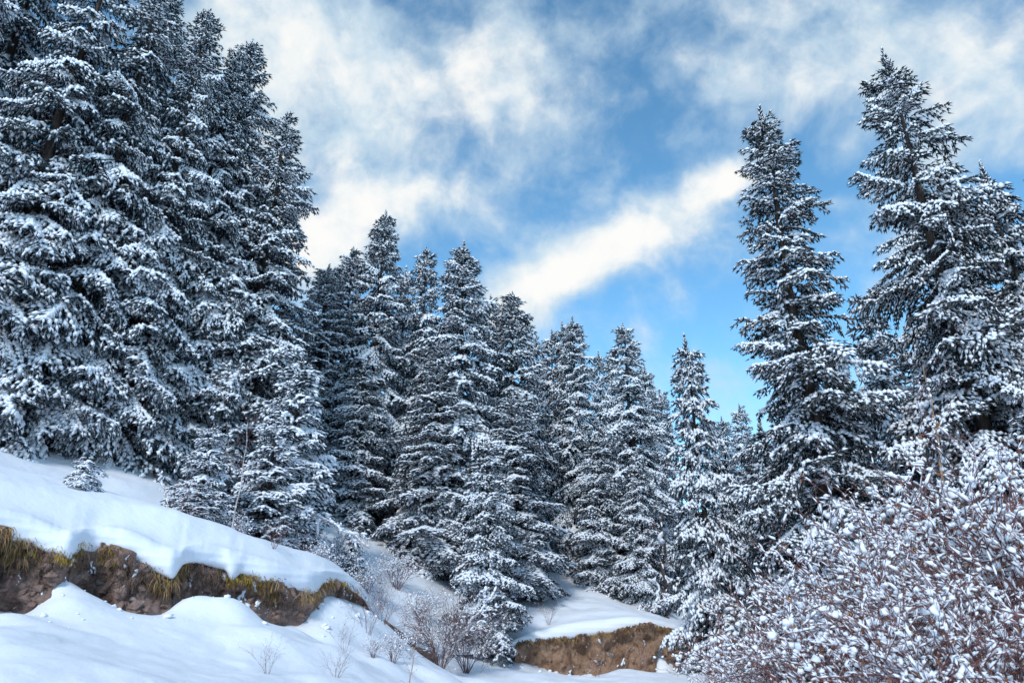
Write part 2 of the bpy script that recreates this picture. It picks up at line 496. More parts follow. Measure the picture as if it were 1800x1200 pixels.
def grid_faces(n, m):
    i = np.arange((n - 1) * (m - 1)); a = (i // (m - 1)) * m + i % (m - 1)
    return np.stack([a, a + 1, a + m + 1, a + m], 1)

# upper hillside: rounded snow lip rolling back into the slope
az = np.concatenate([np.linspace(AZ0, -0.70, 60, endpoint=False), np.linspace(-0.70, -0.17, 760, endpoint=False), np.linspace(-0.17, 0.30, 420, endpoint=False), np.linspace(0.30, AZ1, 60)])
Rb, Lz, Fz, Th = bank(az)
def gsm(v, s_):
    k = np.exp(-.5 * (np.arange(-3 * s_, 3 * s_ + 1) / s_) ** 2); k /= k.sum()
    return np.convolve(np.pad(v, 3 * s_, mode='edge'), k, 'valid')
Rb = gsm(Rb, 9); Lz = gsm(Lz, 4); Th = gsm(Lz + Th, 26) - Lz; Th = np.maximum(Th, .06)
Rfar = gsm(Rb, 40); Tfar = gsm(Lz + Th, 30)
wob = 0.07 * fbm(az * 24, az * 0 + 2, 3); Rb = Rb + wob * np.clip(Th / .4, 0, 1); Lz2 = Lz + 0.05 * fbm(az * 26, az * 0 + 7, 4)
rows = []
nA = len(az)
rows.append((Rb + .9, Lz2 - .02)); rows.append((Rb + .35 * Th, Lz2))
for a in np.linspace(-80, 0, 6):
    rows.append((Rb + .3 * Th * (1 - cos(R(a))), Lz2 + .4 * Th * (1 + sin(R(a)))))
for a in np.linspace(8, 90, 16):
    rows.append((Rb + .7 * Th * (1 - cos(R(a))), Lz2 + Th * (.4 + .6 * sin(R(a)))))
# faint strata in the slab's front
for i in range(3, 20):
    rr, zz = rows[i]; rows[i] = (rr + 0.010 * np.sin(zz * 40 + 2 * fbm(az * 6, az * 0)) * np.clip(Th / .4, 0, 1), zz)
ts = np.concatenate([np.linspace(.04, 6, 90), np.linspace(6.3, 30, 70), np.geomspace(32, 500, 30)])
X = []; Z = []
for t in ts:
    k2 = min(1, t / 1.6); k2 = k2 * k2 * (3 - 2 * k2)
    rr = (Rb + .7 * Th) * (1 - k2) + (Rfar + .35) * k2 + t
    x = rr * np.sin(az); y = rr * np.cos(az)
    u = upper(x, y)
    k = np.clip(t / 1.4, 0, 1); k = k * k * (3 - 2 * k)
    k3 = min(1, t / 1.0); k3 = k3 * k3 * (3 - 2 * k3)
    rows.append((rr, ((Lz2 + Th) * (1 - k3) + Tfar * k3 + .10 * t) * (1 - k) + u * k))
V = np.stack([np.stack([r_ * np.sin(az), r_ * np.cos(az), z_], 1) for r_, z_ in rows])
me = mesh_np('snowy_hillside', V.reshape(-1, 3), grid_faces(len(rows), nA), M['ground'], True, True)
o = link('snowy_hillside', me, kind='structure')

# valley floor and foreground snow
az2 = np.concatenate([np.linspace(-pi, -0.80, 60, endpoint=False), np.linspace(-0.80, 0.35, 900, endpoint=False), np.linspace(0.35, pi, 90)])
rr = np.concatenate([np.linspace(.3, 4, 12, endpoint=False), np.linspace(4, 32, 330, endpoint=False), np.geomspace(32, 500, 30)])
A, RR = np.meshgrid(az2, rr)
x = RR * np.sin(A); y = RR * np.cos(A)
z = lower(x, y)
Rb2, _, Fz2, _ = bank(A)
under = (A > AZ0) & (A < AZ1) & (RR > Rb2 + .8)
uz = upper(x, y)
z = np.where(under, np.minimum(z, uz - 1.2), z)
V = np.stack([x, y, z], -1).reshape(-1, 3)
T = grid_faces(len(rr), len(az2))
me = mesh_np('snowy_valley_floor', V, T[:, ::-1], M['ground'], True, True)
link('snowy_valley_floor', me, kind='structure')

# earth faces of the cut bank
def earth_face(name, px0, px1, mat, label, n, seed):
    a0 = math.atan2(*P(px0, 1000, 10)[:2]); a1 = math.atan2(*P(px1, 1000, 10)[:2])
    a = np.linspace(a0, a1, n); r_, lz, fz, th = bank(a)
    K = np.ones(41) / 41
    rsm = np.convolve(np.pad(r_, 20, mode='edge'), K, 'valid')
    m = 44; V = []
    for i in range(m):
        t = i / (m - 1)
        z = (lz + .18) * (1 - t) + (fz - .55) * t
        mat_bulge = .22 * np.exp(-((t - .16) / .13) ** 2) * (0.6 + 1.2 * (fbm(a * 30 + seed, a * 0, 2) + .3))
        rel = .42 * fbm(a * r_ * 1.1 + seed, z * .5, 2) + .46 * fbm(a * r_ * 2.6 + seed, z * 2.4, 4) + .13 * fbm(a * r_ * 8, z * 7, 3)
        rad = np.maximum(rsm, r_) + .16 + rel - mat_bulge * .8 - .30 * t ** 1.3
        V.append(np.stack([rad * np.sin(a), rad * np.cos(a), z], 1))
    V = np.array(V)
    me = mesh_np(name, V.reshape(-1, 3), grid_faces(m, n)[:, ::-1], mat, True, True)
    o = link(name, me, kind='structure')
    return a, V
aL, VL = earth_face('earth_bank', -300, 652, M['earth'], '', 900, 3)
earth_face('earth_bank', 682, 772, M['earth'], '', 120, 7)
aR, VR = earth_face('earth_bank', 905, 1300, M['sand'], '', 420, 11)

def blades(V, rows_, n, ln, mat, name, seed, pxr=None, dens=None, w_=.006, hang=1.0):
    rng = rs(seed); m, na = V.shape[:2]
    i = rng.randint(rows_[0], rows_[1], n); j = rng.randint(0, na, n)
    if dens is not None:
        keep = rng.rand(n) < dens(j / na); i, j = i[keep], j[keep]; n = len(i)
    p = V[i, j].copy()
    inward = norm(-p * np.array([1, 1, 0])); side = np.cross(inward, [0, 0, 1.])
    L = ln * (.5 + .9 * rng.rand(n))
    lean = rng.randn(n) * .75
    d1 = inward * .75 + side * lean[:, None] * .5 + np.array([0, 0, .15]); d2 = inward * .25 + side * lean[:, None] * .4 + np.array([0, 0, -1.]) * hang
    p1 = p + norm(d1) * (L * .4)[:, None]; p2 = p1 + norm(d1 + d2) * (L * .35)[:, None]; p3 = p2 + norm(d2) * (L * .45)[:, None]
    sw = side * (w_ * (.6 + rng.rand(n)))[:, None]
    Vv = np.stack([p - sw, p + sw, p1 - sw, p1 + sw, p2 - sw * .7, p2 + sw * .7, p3], 1).reshape(-1, 3)
    T = np.array([(0, 1, 3), (0, 3, 2), (2, 3, 5), (2, 5, 4), (4, 5, 6)])[None] + (np.arange(n) * 7)[:, None, None]
    return link(name, mesh_np(name, Vv, T.reshape(-1, 3), mat, False), kind='stuff')
pat = lambda c, sc, th: (lambda q: np.clip((fbm(q * sc + c, q * 0 + c, 2) - th) * 6, 0, 1))
blades(VL, (1, 13), 3300, .28, M['straw'], 'straw_grass', 1, dens=pat(2, 16, -.12))
blades(VL, (1, 10), 4000, .14, M['moss'], 'olive_grass', 2, dens=pat(9, 13, .06), w_=.006)
blades(VL, (2, 16), 2200, .22, M['dkgrass'], 'dark_roots', 3, dens=pat(5, 20, -.25), w_=.005)
blades(VR, (1, 6), 1300, .22, M['dkgrass'], 'dark_roots', 4, dens=pat(5, 20, -.35), w_=.009)
blades(VR, (1, 6), 900, .26, M['straw'], 'straw_grass', 6, dens=pat(3, 20, -.2), w_=.008)

# snow stuck to the earth faces, stones in them
def face_snow(V, n, seed, name):
    rng = rs(seed); m, na = V.shape[:2]; C = []; AX = []; S = []; W_ = []
    for _ in range(n):                       # streaks and little drifts caught on ledges and roots
        i = int(m * (.12 + .6 * rng.rand())); j = rng.randint(4, na - 4); big = rng.rand() ** 3
        dirn = rng.choice((-1, 1)); k = rng.randint(2, 7)
        for q in range(k):
            jj = min(na - 1, max(0, j + int(dirn * q * rng.rand() * 2.5))); ii = min(m - 1, i + q)
            C.append(V[ii, jj] + np.array([0, 0, .005]) + rng.randn(3) * .01); AX.append(np.array([dirn * .5, 0, -1]) + rng.randn(3) * .4); s_ = .014 + .05 * big
            S.append(s_ * (1.2 + rng.rand())); W_.append(s_ * (.5 + .6 * rng.rand()))
    C = np.array(C); AX = norm(np.array(AX)); S = np.array(S); W_ = np.array(W_)
    Vv, T = lumps(C, AX, S, W_, W_ * .7, rng, 5, .5)
    link(name, mesh_np(name, Vv, T, M['lump']), kind='stuff')
face_snow(VL, 70, 21, 'snow_patches'); face_snow(VR, 26, 22, 'snow_patches')
def clods(V, n, seed, mat, smax):
    rng = rs(seed); m, na = V.shape[:2]
    i = (m * (.1 + .8 * rng.rand(n))).astype(int); j = rng.randint(0, na, n)
    c = V[i, j]; sz = .018 + smax * rng.rand(n) ** 3
    Vv, T = lumps(c, norm(rng.randn(n, 3)), sz * (1 + rng.rand(n)), sz, sz * (.8 + .4 * rng.rand(n)), rng, 5, .5)
    link('earth_clods', mesh_np('earth_clods', Vv, T, mat, False), kind='stuff')
clods(VL, 900, 31, M['earth'], .08); clods(VR, 120, 32, M['sand'], .08)

# ------------------------------------------------------------------ spruces
def make_bough(L, s, rng, heavy=1.0, droop=.45, hang=.6):
    """one bough along +x: shoots (p0,p1,r) and snow (c,ax,len,w,h)"""
    a_, b_, c_ = .12 + .1 * rng.randn(), droop, droop * .5
    yb = .12 * rng.randn()
    f = lambda t: np.array([L * t, L * yb * t * t, L * (a_ * t - b_ * t * t + c_ * t ** 3)])
    S0, S1, SR, C, AX, LN, WD, HT = [], [], [], [], [], [], [], []
    def shoot(p, q, r): S0.append(p); S1.append(q); SR.append(r)
    def snow(p, q, wd, ht):
        d = q - p; l = np.linalg.norm(d)
        if l < 1e-4: return
        C.append((p + q) / 2 + np.array([0, 0, ht * .55 + .35 * s * .12])); AX.append(d / l); LN.append(l * .62); WD.append(wd); HT.append(ht)
    nn = max(3, int(L / (s * .70)))
    for i in range(nn + 1):                       # axis wood
        t0 = i / (nn + 1); t1 = (i + 1) / (nn + 1)
        shoot(f(t0), f(min(1, t1 + .03)), s * .09)
    for i in range(nn + 1):
        t = .24 + .76 * i / nn
        p = f(t); tg = norm(f(min(1, t + .02)) - f(t - .02))
        if t > .35 and rng.rand() < .8 * heavy:
            snow(f(t - .5 / nn), f(min(1, t + .5 / nn)), s * (.30 + .24 * rng.rand()), s * (.22 + .16 * rng.rand()))
        for sg in (-1, 1):
            if rng.rand() < .08: continue
            bl = (.42 * L * (1 - t) ** .75 * (.35 + .65 * min(1, t * 2.2)) + s * .7) * (.75 + .5 * rng.rand())
            ang = R(52 + 16 * rng.randn())
            side = np.array([-tg[1], tg[0], 0]) * sg
            d = norm(tg * cos(ang) + side * sin(ang) + np.array([0, 0, -.10 - .22 * rng.rand()]))
            m = max(1, int(bl / (s * .64)))
            prev = p
            for k in range(1, m + 1):
                q = p + d * (bl * k / m) + np.array([0, 0, -bl * .22 * (k / m) ** 2]) + rng.randn(3) * s * .05
                shoot(prev - (q - prev) * .1, q + (q - prev) * .15, s * .13)
                if rng.rand() < .74 * heavy:
                    snow(prev, q, s * (.17 + .25 * rng.rand() ** 1.5), s * (.16 + .18 * rng.rand()))
                s2 = np.cross(d, [0, 0, 1.])
                for sg2 in (-1, 1):
                    r_ = rng.rand()
                    if r_ < .22: continue
                    e = norm(d * (.5 + .5 * rng.rand()) + s2 * sg2 * (.9 * rng.rand() + .1) + np.array([0, 0, -hang * (.3 + 1.3 * rng.rand())]))
                    l2 = s * (.65 + .6 * rng.rand())
                    q2 = q + e * l2
                    shoot(q, q2, s * .12)
                    if rng.rand() < .50 * heavy:
                        snow(q + e * l2 * .05, q + e * l2 * .75, s * (.13 + .13 * rng.rand()), s * (.12 + .09 * rng.rand()))
                prev = q
            shoot(prev, prev + norm(d + np.array([0, 0, .1 - hang * .4])) * s * .8, s * .12)
    shoot(f(1), f(1) + norm(f(1) - f(.95)) * s * .9, s * .13)
    A_ = np.array
    return (A_(S0), A_(S1), A_(SR)), (A_(C), A_(AX), A_(LN), A_(WD), A_(HT))

LIB = {}
CLS = [.35, .6, .95, 1.4, 2.0, 2.7, 3.5]
def lib(s, heavy, droop, hang, fancy):
    key = (s, heavy, droop, hang)
    if key not in LIB:
        rng = rs(int(s * 1000) + int(heavy * 10)); out = []
        for L in CLS:
            vs = []
            for v in range(3 if L > .9 else 4):
                sh, sn = make_bough(L, s, rng, heavy * (.50, 1.05, 1.3, .9)[v], droop, hang)
                a = cones(*sh, rng)
                if len(sn[0]): b = lumps(*sn, rng, 4) if fancy else cheap_lumps(*sn, rng)
                else: b = (np.zeros((0, 3)), np.zeros((0, 3), int))
                vs.append((a, b))
            out.append(vs)
        LIB[key] = out
    return LIB[key]

def spruce_meshes(name, H, Rm, seed, s=.22, heavy=1.0, droop=.45, hang=.6, fancy=True, base=.06, gap=.42, mat='spruce', power=.8, rag=.25, maxang=42, lean_out=.0, tip=.07, sag=20, nper=7, taper_top=.6):
    rng = rs(seed); B = lib(s, heavy, droop, hang, fancy)
    gv, gt, sv, st = [], [], [], []; og = os_ = 0
    z = H * base
    bul = rng.rand(8) * 2 * pi
    ls = min(1, .12 + H / 16)
    while z < H - .85 * ls:
        d = (H - z) / H
        prof = d ** power
        # rounded skirt at the bottom
        prof *= .72 + .28 * min(1, (z / H - base) / .10 + .15)
        Lm = Rm * prof * min(1, .36 + .64 * d / tip) + .10 * ls
        n = int(round(nper * min(1, .62 + .5 * d) + rng.rand()))
        a0 = rng.rand() * 2 * pi
        for i in range(n):
            a = a0 + 2 * pi * (i + (rng.rand() - .5) * .7) / n
            low = sin(2 * a + bul[0] + z * .35) * .4 + sin(3 * a + bul[1] - z * .8) * .4 + sin(a + bul[2] + z * 1.7) * .5
            L = Lm * (1 + rag * low * .8 + rag * (rng.rand() - .5) * 1.4)
            if rng.rand() < .05: L *= .5
            if rng.rand() < .07 and d > .08: L *= 1.22
            L = max(.22 * ls, L)
            c = int(np.argmin([abs(math.log(L / q)) for q in CLS])); sc = L / CLS[c]
            (v1, t1), (v2, t2) = B[c][rng.randint(len(B[c]))]
            el = R(maxang) * (1 - min(1, d * 3.2)) + R(2) - R(sag) * min(1, d * 1.6) + R(9) * rng.randn() + lean_out
            ro = R(20) * rng.randn()
            Rx = np.array([[1, 0, 0], [0, cos(ro), -sin(ro)], [0, sin(ro), cos(ro)]])
            Ry = np.array([[cos(el), 0, -sin(el)], [0, 1, 0], [sin(el), 0, cos(el)]])
            Rz = np.array([[cos(a), -sin(a), 0], [sin(a), cos(a), 0], [0, 0, 1]])
            Mx = (Rz @ Ry @ Rx) * sc; fl = rng.choice((-1, 1))
            off = np.array([0, 0, z + (rng.rand() - .5) * gap * .9])
            q = v1.copy(); q[:, 1] *= fl
            gv.append(q @ Mx.T + off); gt.append(t1 + og); og += len(v1)
            q = v2.copy(); q[:, 1] *= fl
            sv.append(q @ Mx.T + off); st.append(t2 + os_); os_ += len(v2)
        z += gap * (.55 + .55 * min(1, d * 2.5)) * (.8 + .4 * rng.rand())
    # leader
    p0 = np.array([[0, 0, H - (.95 - .23 * i) * ls] for i in range(4)]) + rng.randn(4, 3) * .01
    p1 = p0 + np.array([0, 0, .28 * ls]); V_, T_ = spindles(p0, p1, np.full(4, .045), rng); gv.append(V_); gt.append(T_ + og); og += len(V_)
    n = 56; aa = rng.rand(n) * 6.28; q_ = rng.rand(n) ** .8; zz = H - (.10 + 1.2 * q_) * ls; ll = (.05 + .24 * q_) * ls
    p0 = np.stack([0 * aa, 0 * aa, zz], 1); p1 = p0 + np.stack([np.cos(aa) * ll, np.sin(aa) * ll, .10 + ll * .35], 1)
    V_, T_ = spindles(p0, p1, np.full(n, .035), rng); gv.append(V_); gt.append(T_ + og)
    V_, T_ = cheap_lumps((p0 + p1) / 2 + [0, 0, .03], norm(p1 - p0), np.full(n, .07 * ls), np.full(n, .04 * ls), np.full(n, .035 * ls), rng); sv.append(V_); st.append(T_ + os_)
    g = mesh_np(name + '_crown', np.concatenate(gv), np.concatenate(gt), M[mat], False)
    sn = mesh_np(name + '_snow', np.concatenate(sv), np.concatenate(st), M['lump'], True)
    zz = np.linspace(-.5, H * .97, 26)
    pts = np.stack([.05 * np.sin(zz * .7), .05 * np.cos(zz * .5), zz], 1)
    tv, tt = curve_tube(pts, (H * .0115 + .03) * (1 - zz.clip(0) / H) ** .9 + .012, 9)
    # bare dead branches low inside the crown
    n = int(H * 3.2); zz = H * (.02 + .5 * rng.rand(n)); a = rng.rand(n) * 6.28; l = Rm * (.25 + .35 * rng.rand(n))
    p0 = np.stack([0 * a, 0 * a, zz], 1); p1 = p0 + np.stack([np.cos(a) * l, np.sin(a) * l, -l * .25 + .1 * rng.randn(n)], 1)
    tv, tt = cat([(tv, tt), tubes(p0, p1, np.full(n, .022), np.full(n, .006), 3)])
    tr = mesh_np(name + '_trunk', tv, tt, M['bark'], True)
    return tr, g, sn, H

PROTO = {}
def proto(k, *a, **kw): PROTO[k] = spruce_meshes(k, *a, **kw)
#      key        H    R   seed
proto('tall_a', 22, 3.1, 11, s=.255, heavy=1.0, gap=.50, power=.70, rag=.34, droop=.60, hang=.9, base=.03, fancy=False, sag=26)
proto('tall_b', 22, 3.1, 12, s=.255, heavy=1.0, gap=.52, power=.74, rag=.38, droop=.60, hang=.9, base=.05, fancy=False, sag=26)
proto('dark_a', 18, 2.0, 21, s=.175, heavy=.85, gap=.40, power=.62, rag=.50, droop=.42, hang=.7, mat='dark', base=.10, fancy=False, nper=7, sag=20, tip=.13)
proto('dark_b', 19, 3.2, 22, s=.205, heavy=.85, gap=.46, power=.72, rag=.42, droop=.42, hang=.7, mat='dark', base=.08, fancy=False, nper=7, sag=20, tip=.10)
proto('mid_a', 20, 3.2, 31, s=.30, heavy=1.25, gap=.56, power=.80, rag=.32, droop=.55, hang=.8, fancy=False, mat='far', sag=24, tip=.035, maxang=34)
proto('mid_b', 20, 3.3, 32, s=.30, heavy=1.25, gap=.58, power=.86, rag=.36, droop=.55, hang=.8, fancy=False, mat='far', sag=24, tip=.035, maxang=34)
proto('mid_c', 17, 2.6, 33, s=.285, heavy=1.2, gap=.52, power=.80, rag=.34, droop=.5, hang=.8, fancy=False, mat='far', sag=22, tip=.035, maxang=34)
proto('mid_d', 12, 2.0, 34, s=.245, heavy=1.15, gap=.42, power=.75, rag=.32, droop=.5, hang=.8, fancy=False, mat='spruce', base=.03, sag=22, tip=.04, maxang=34)
proto('young_a', 7.5, 1.75, 41, s=.26, heavy=1.35, gap=.40, power=.72, rag=.24, droop=.34, mat='spruce', base=.02, nper=7, sag=10)
proto('young_b', 3.2, .95, 42, s=.19, heavy=1.4, gap=.28, power=.7, rag=.25, droop=.36, mat='spruce', base=.02, sag=12)
proto('sapling', 1.2, .50, 43, s=.12, heavy=1.6, gap=.11, power=.7, tip=.1, rag=.45, droop=.5, mat='spruce', base=.03, nper=7, sag=22)

first = {}
def tree(kind, px, py, Y, wd, label, name='spruce_tree', group='snow-covered spruces of the forest', rz=None, tilt=(0, 0)):
    """stands at the depth Y under its top, which the photo shows at px, py; wd = crown width factor"""
    top = P(px, py, Y); x, y = top[0], top[1]
    gz = ground(x, y) - .05
    tr, g, sn, H = PROTO[kind]
    h = top[2] - gz; sz = h / H
    rz = rz if rz is not None else (px * 1.7 + Y) % 6.28
    tilt = (0, 0) if kind[:4] == 'dark' else (R(.9) * sin(px * 3.1), R(.9) * cos(px * 5.3))
    loc = (x, y, gz); sc = (wd, wd, sz)
    if kind not in first:
        root = empty(name, loc, label, 'sapling' if kind == 'sapling' else 'tree', group)
        t = link('trunk', tr, root); c = link('crown', g, root); link('snow', sn, c, kind='stuff')
        first[kind] = root
        root.rotation_euler = (tilt[0], tilt[1], rz); root.scale = sc
        return root
    return copy_tree(first[kind], label, loc, rz, sc, group, tilt)

TREES = [
 # --- the tall group on the left
 ('tall_a', 40, -330, 19.5, 1.0, 'huge spruce filling the left edge, its lower boughs hanging over the snowy slope'),
 ('tall_b', 135, -260, 22.5, 1.0, 'tall spruce second from the left edge, its dark trunk showing above the slope'),
 ('tall_a', 215, -170, 21, .95, 'tall snow-laden spruce whose boughs reach down behind the tiny sapling on the slope'),
 ('tall_b', 285, -70, 22.5, .95, 'tall spruce cut off by the upper frame, left neighbour of the first spire in view'),
 ('tall_a', 366, 10, 24, .88, 'tall spruce on the left whose slim spire just touches the upper frame'),
 ('tall_b', 410, 82, 26, .80, 'spruce with a low blunt tip squeezed between two taller spires on the left'),
 ('tall_a', 457, 70, 27, 1.0, 'tall spruce with a knobby spire at the right of the left-hand group'),
 ('tall_b', 510, 200, 28, 1.08, 'outermost spruce of the tall left-hand group, its ragged side against the white cloud'),
 ('tall_b', 90, -330, 27, 1.0, 'spruce standing deep in the left-hand group behind the leftmost trees'),
 ('tall_a', 320, -20, 30, 1.0, 'spruce in the second row on the left, just behind the one with the slim spire'),
 # --- centre skyline
 ('mid_a', 577, 460, 36, 0.97, 'short-tipped spruce right beside the tall left-hand group, behind the snow-white young spruce'),
 ('mid_b', 622, 435, 38, 0.91, 'spruce just left of the highest spruce in the middle of the forest'),
 ('mid_a', 681, 372, 37, 0.97, 'highest spruce in the middle of the forest with a bushy top against the cloud'),
 ('mid_c', 719, 470, 42, 0.90, 'thin spruce tip peeping out between two higher spruces in the middle'),
 ('mid_b', 757, 432, 38, 0.84, 'spruce with a neat pointed top, left neighbour of the twin spire in the middle'),
 ('mid_a', 810, 424, 34, 1.08, 'broad snow-white spruce with a slender spire in the centre of the forest'),
 ('mid_c', 860, 520, 40, 0.90, 'small-tipped spruce between the central spire and its lower right neighbour'),
 ('mid_b', 897, 509, 37, 1.03, 'spruce with an even pointed top just below the end of the long white cloud'),
 ('mid_c', 941, 588, 46, 0.78, 'thin distant spruce tip right of the even pointed top'),
 ('mid_c', 969, 578, 43, 0.78, 'leftmost of three narrow spires standing close together right of centre'),
 ('mid_d', 989, 563, 42, .9, 'middle one of three narrow spires standing close together right of centre'),
 ('mid_a', 1010, 557, 40, 0.82, 'right and highest of three narrow spires standing close together right of centre'),
 ('mid_c', 1050, 613, 52, 0.78, 'left one of a distant pair of small spruce tips in the dip of the skyline'),
 ('mid_c', 1072, 616, 54, 0.74, 'right one of a distant pair of small spruce tips in the dip of the skyline'),
 ('mid_b', 1102, 568, 37, 0.89, 'pointed spruce standing above the bare trunks at the edge of the right snowy clearing'),
 ('mid_c', 1130, 640, 44, 0.84, 'spruce half hidden behind the pointed one above the bare trunks'),
 ('mid_c', 1156, 680, 46, 0.78, 'low spruce tip left of the lone conical spruce'),
 ('mid_d', 1211, 585, 26, .88, 'lone conical spruce before the open sky, its foot beside the right earth bank'),
 ('mid_c', 1262, 730, 50, 0.84, 'low distant spruce just right of the lone conical spruce'),
 ('mid_c', 1296, 708, 52, 0.78, 'small distant spruce tip in the gap beside the dark right-hand spruces'),
 # --- middle ground
 ('mid_b', 770, 600, 33, 0.98, 'wide spruce with long laden boughs before the central spire, its skirt over the gully'),
 ('mid_c', 905, 690, 32, 1.03, 'spruce at the left edge of the right snowy clearing, boughs sweeping to the snow'),
 ('mid_d', 640, 640, 34, 1.1, 'spruce in front of the highest one in the middle, its foot in the brushy hollow'),
 ('mid_d', 862, 770, 27, .82, 'dark-footed spruce standing in the streambed in the lower centre, nearest of the middle trees'),
 ('mid_d', 1045, 760, 36, .95, 'lower spruce at the top edge of the right snowy clearing'),
 ('mid_d', 975, 770, 43, 1.0, 'spruce standing in shade at the upper tip of the right snowy clearing'),
 ('mid_d', 1115, 790, 34, .70, 'small spruce with its skirt on the snow left of the bare trunks'),
 ('young_a', 530, 625, 23.5, .98, 'snow-white young spruce with feathery tiers at the right end of the left slope'),
 ('young_a', 490, 735, 21.5, .80, 'bushy young spruce heaped with snow at the left foot of the feathery one'),
 ('young_a', 375, 745, 18.8, .55, 'young spruce at the forest edge left of the birch sapling'),
 ('young_b', 352, 850, 17.8, .80, 'small rounded spruce heaped with snow behind the two thin stems on the slope'),
 ('sapling', 155, 796, 14.6, .85, 'tiny snow-capped sapling alone on the left slope'),
 ('young_b', 622, 930, 24, .5, 'small frosted spruce in the brushy hollow behind the end of the left bank'),
 # --- right
 ('dark_a', 1335, 186, 19, 1.12, 'tall narrow dark spruce on the right with a crooked slim spire'),
 ('dark_b', 1550, 84, 17.5, .92, 'tallest spruce on the right with a shaggy top reaching into the cloud'),
 ('dark_a', 1645, 305, 18.3, .85, 'blunt-topped spruce pressed against the tallest one on the right'),
 ('mid_d', 1731, 278, 17.5, .88, 'pointed spruce at the right edge with long snow-loaded boughs'),
 ('dark_a', 1850, 180, 16, 1.2, 'spruce mostly beyond the right edge, only its left boughs in view'),
 ('mid_d', 1526, 538, 27, 1.15, 'smaller pale spruce in the gap between the two tallest right-hand spruces'),
 ('mid_d', 1420, 700, 25, .9, 'low spruce behind the foot of the crooked slim spruce'),
 ('mid_d', 1480, 720, 23, .9, 'low pale spruce behind the shrubs below the gap in the right-hand spruces'),
 ('mid_c', 1385, 670, 33, .95, 'spruce seen through the boughs at the right side of the crooked slim spruce'),
 ('mid_c', 1462, 640, 35, .9, 'spruce half hidden left of the smaller pale one in the right-hand gap'),
 ('mid_d', 1596, 560, 26, 1.0, 'spruce glimpsed behind the lower boughs of the tallest right-hand spruce'),
 ('mid_d', 1338, 735, 28, 1.1, 'low spruce right of the lone conical spruce, half behind the snowy shrubs'),
]
for k, px, py, Y, wd, lab in TREES:
    nm = {'sapling': 'spruce_sapling', 'young_a': 'young_spruce', 'young_b': 'young_spruce'}.get(k, 'spruce_tree')
    tree(k, px, py, Y, wd, lab, nm, 'tall spruces on the left' if k[:4] == 'tall' else ('dark spruces on the right' if k[:4] == 'dark' else ('young spruces' if k[:5] in ('young', 'sapli') else 'spruces in the middle of the forest')))

# ------------------------------------------------------------------ shrubs
def grow(rng, base_n, H, spread, lev=3, seg=.16, curve=.25, lean=(0, 0), r0=.016, side=.85, decay=.62, thin=.0016):
    """bare branching stems; returns segments"""
    P0, P1, R0, R1, LV = [], [], [], [], []
    def stem(p, d, L, r, lv):
        n = max(2, int(L / seg)); st = L / n
        bend = rng.randn(3) * curve
        for i in range(n):
            q = p + d * st
            ra = r * (1 - i / n * .75) + thin * .3; rb = r * (1 - (i + 1) / n * .75) + thin * .3
            P0.append(p); P1.append(q); R0.append(max(ra, thin)); R1.append(max(rb, thin * .8)); LV.append(lv)
            d = norm(d + bend * st + rng.randn(3) * .16 * (1 if lv else .6))
            if lv < lev and i > (n * .2 if lv == 0 else 0) and rng.rand() < side:
                a = rng.randn(3); a -= d * a.dot(d); a = norm(a)
                e = norm(d * .75 + a * .75 + np.array([0, 0, .12]))
                stem(q, e, L * (1 - i / n * .55) * decay * (.5 + .6 * rng.rand()), rb * .62, lv + 1)
            p = q
    for i in range(base_n):
        a = 2 * pi * i / base_n + rng.rand()
        t = spread * (.15 + .85 * rng.rand() ** .7)
        d = norm(np.array([cos(a) * t + lean[0], sin(a) * t + lean[1], 1.0]))
        stem(np.array([cos(a) * .05, sin(a) * .05, -.1]), d, H * (.7 + .4 * rng.rand()), r0 * (.7 + .5 * rng.rand()), 0)
    A_ = np.array
    return A_(P0), A_(P1), A_(R0), A_(R1), A_(LV)

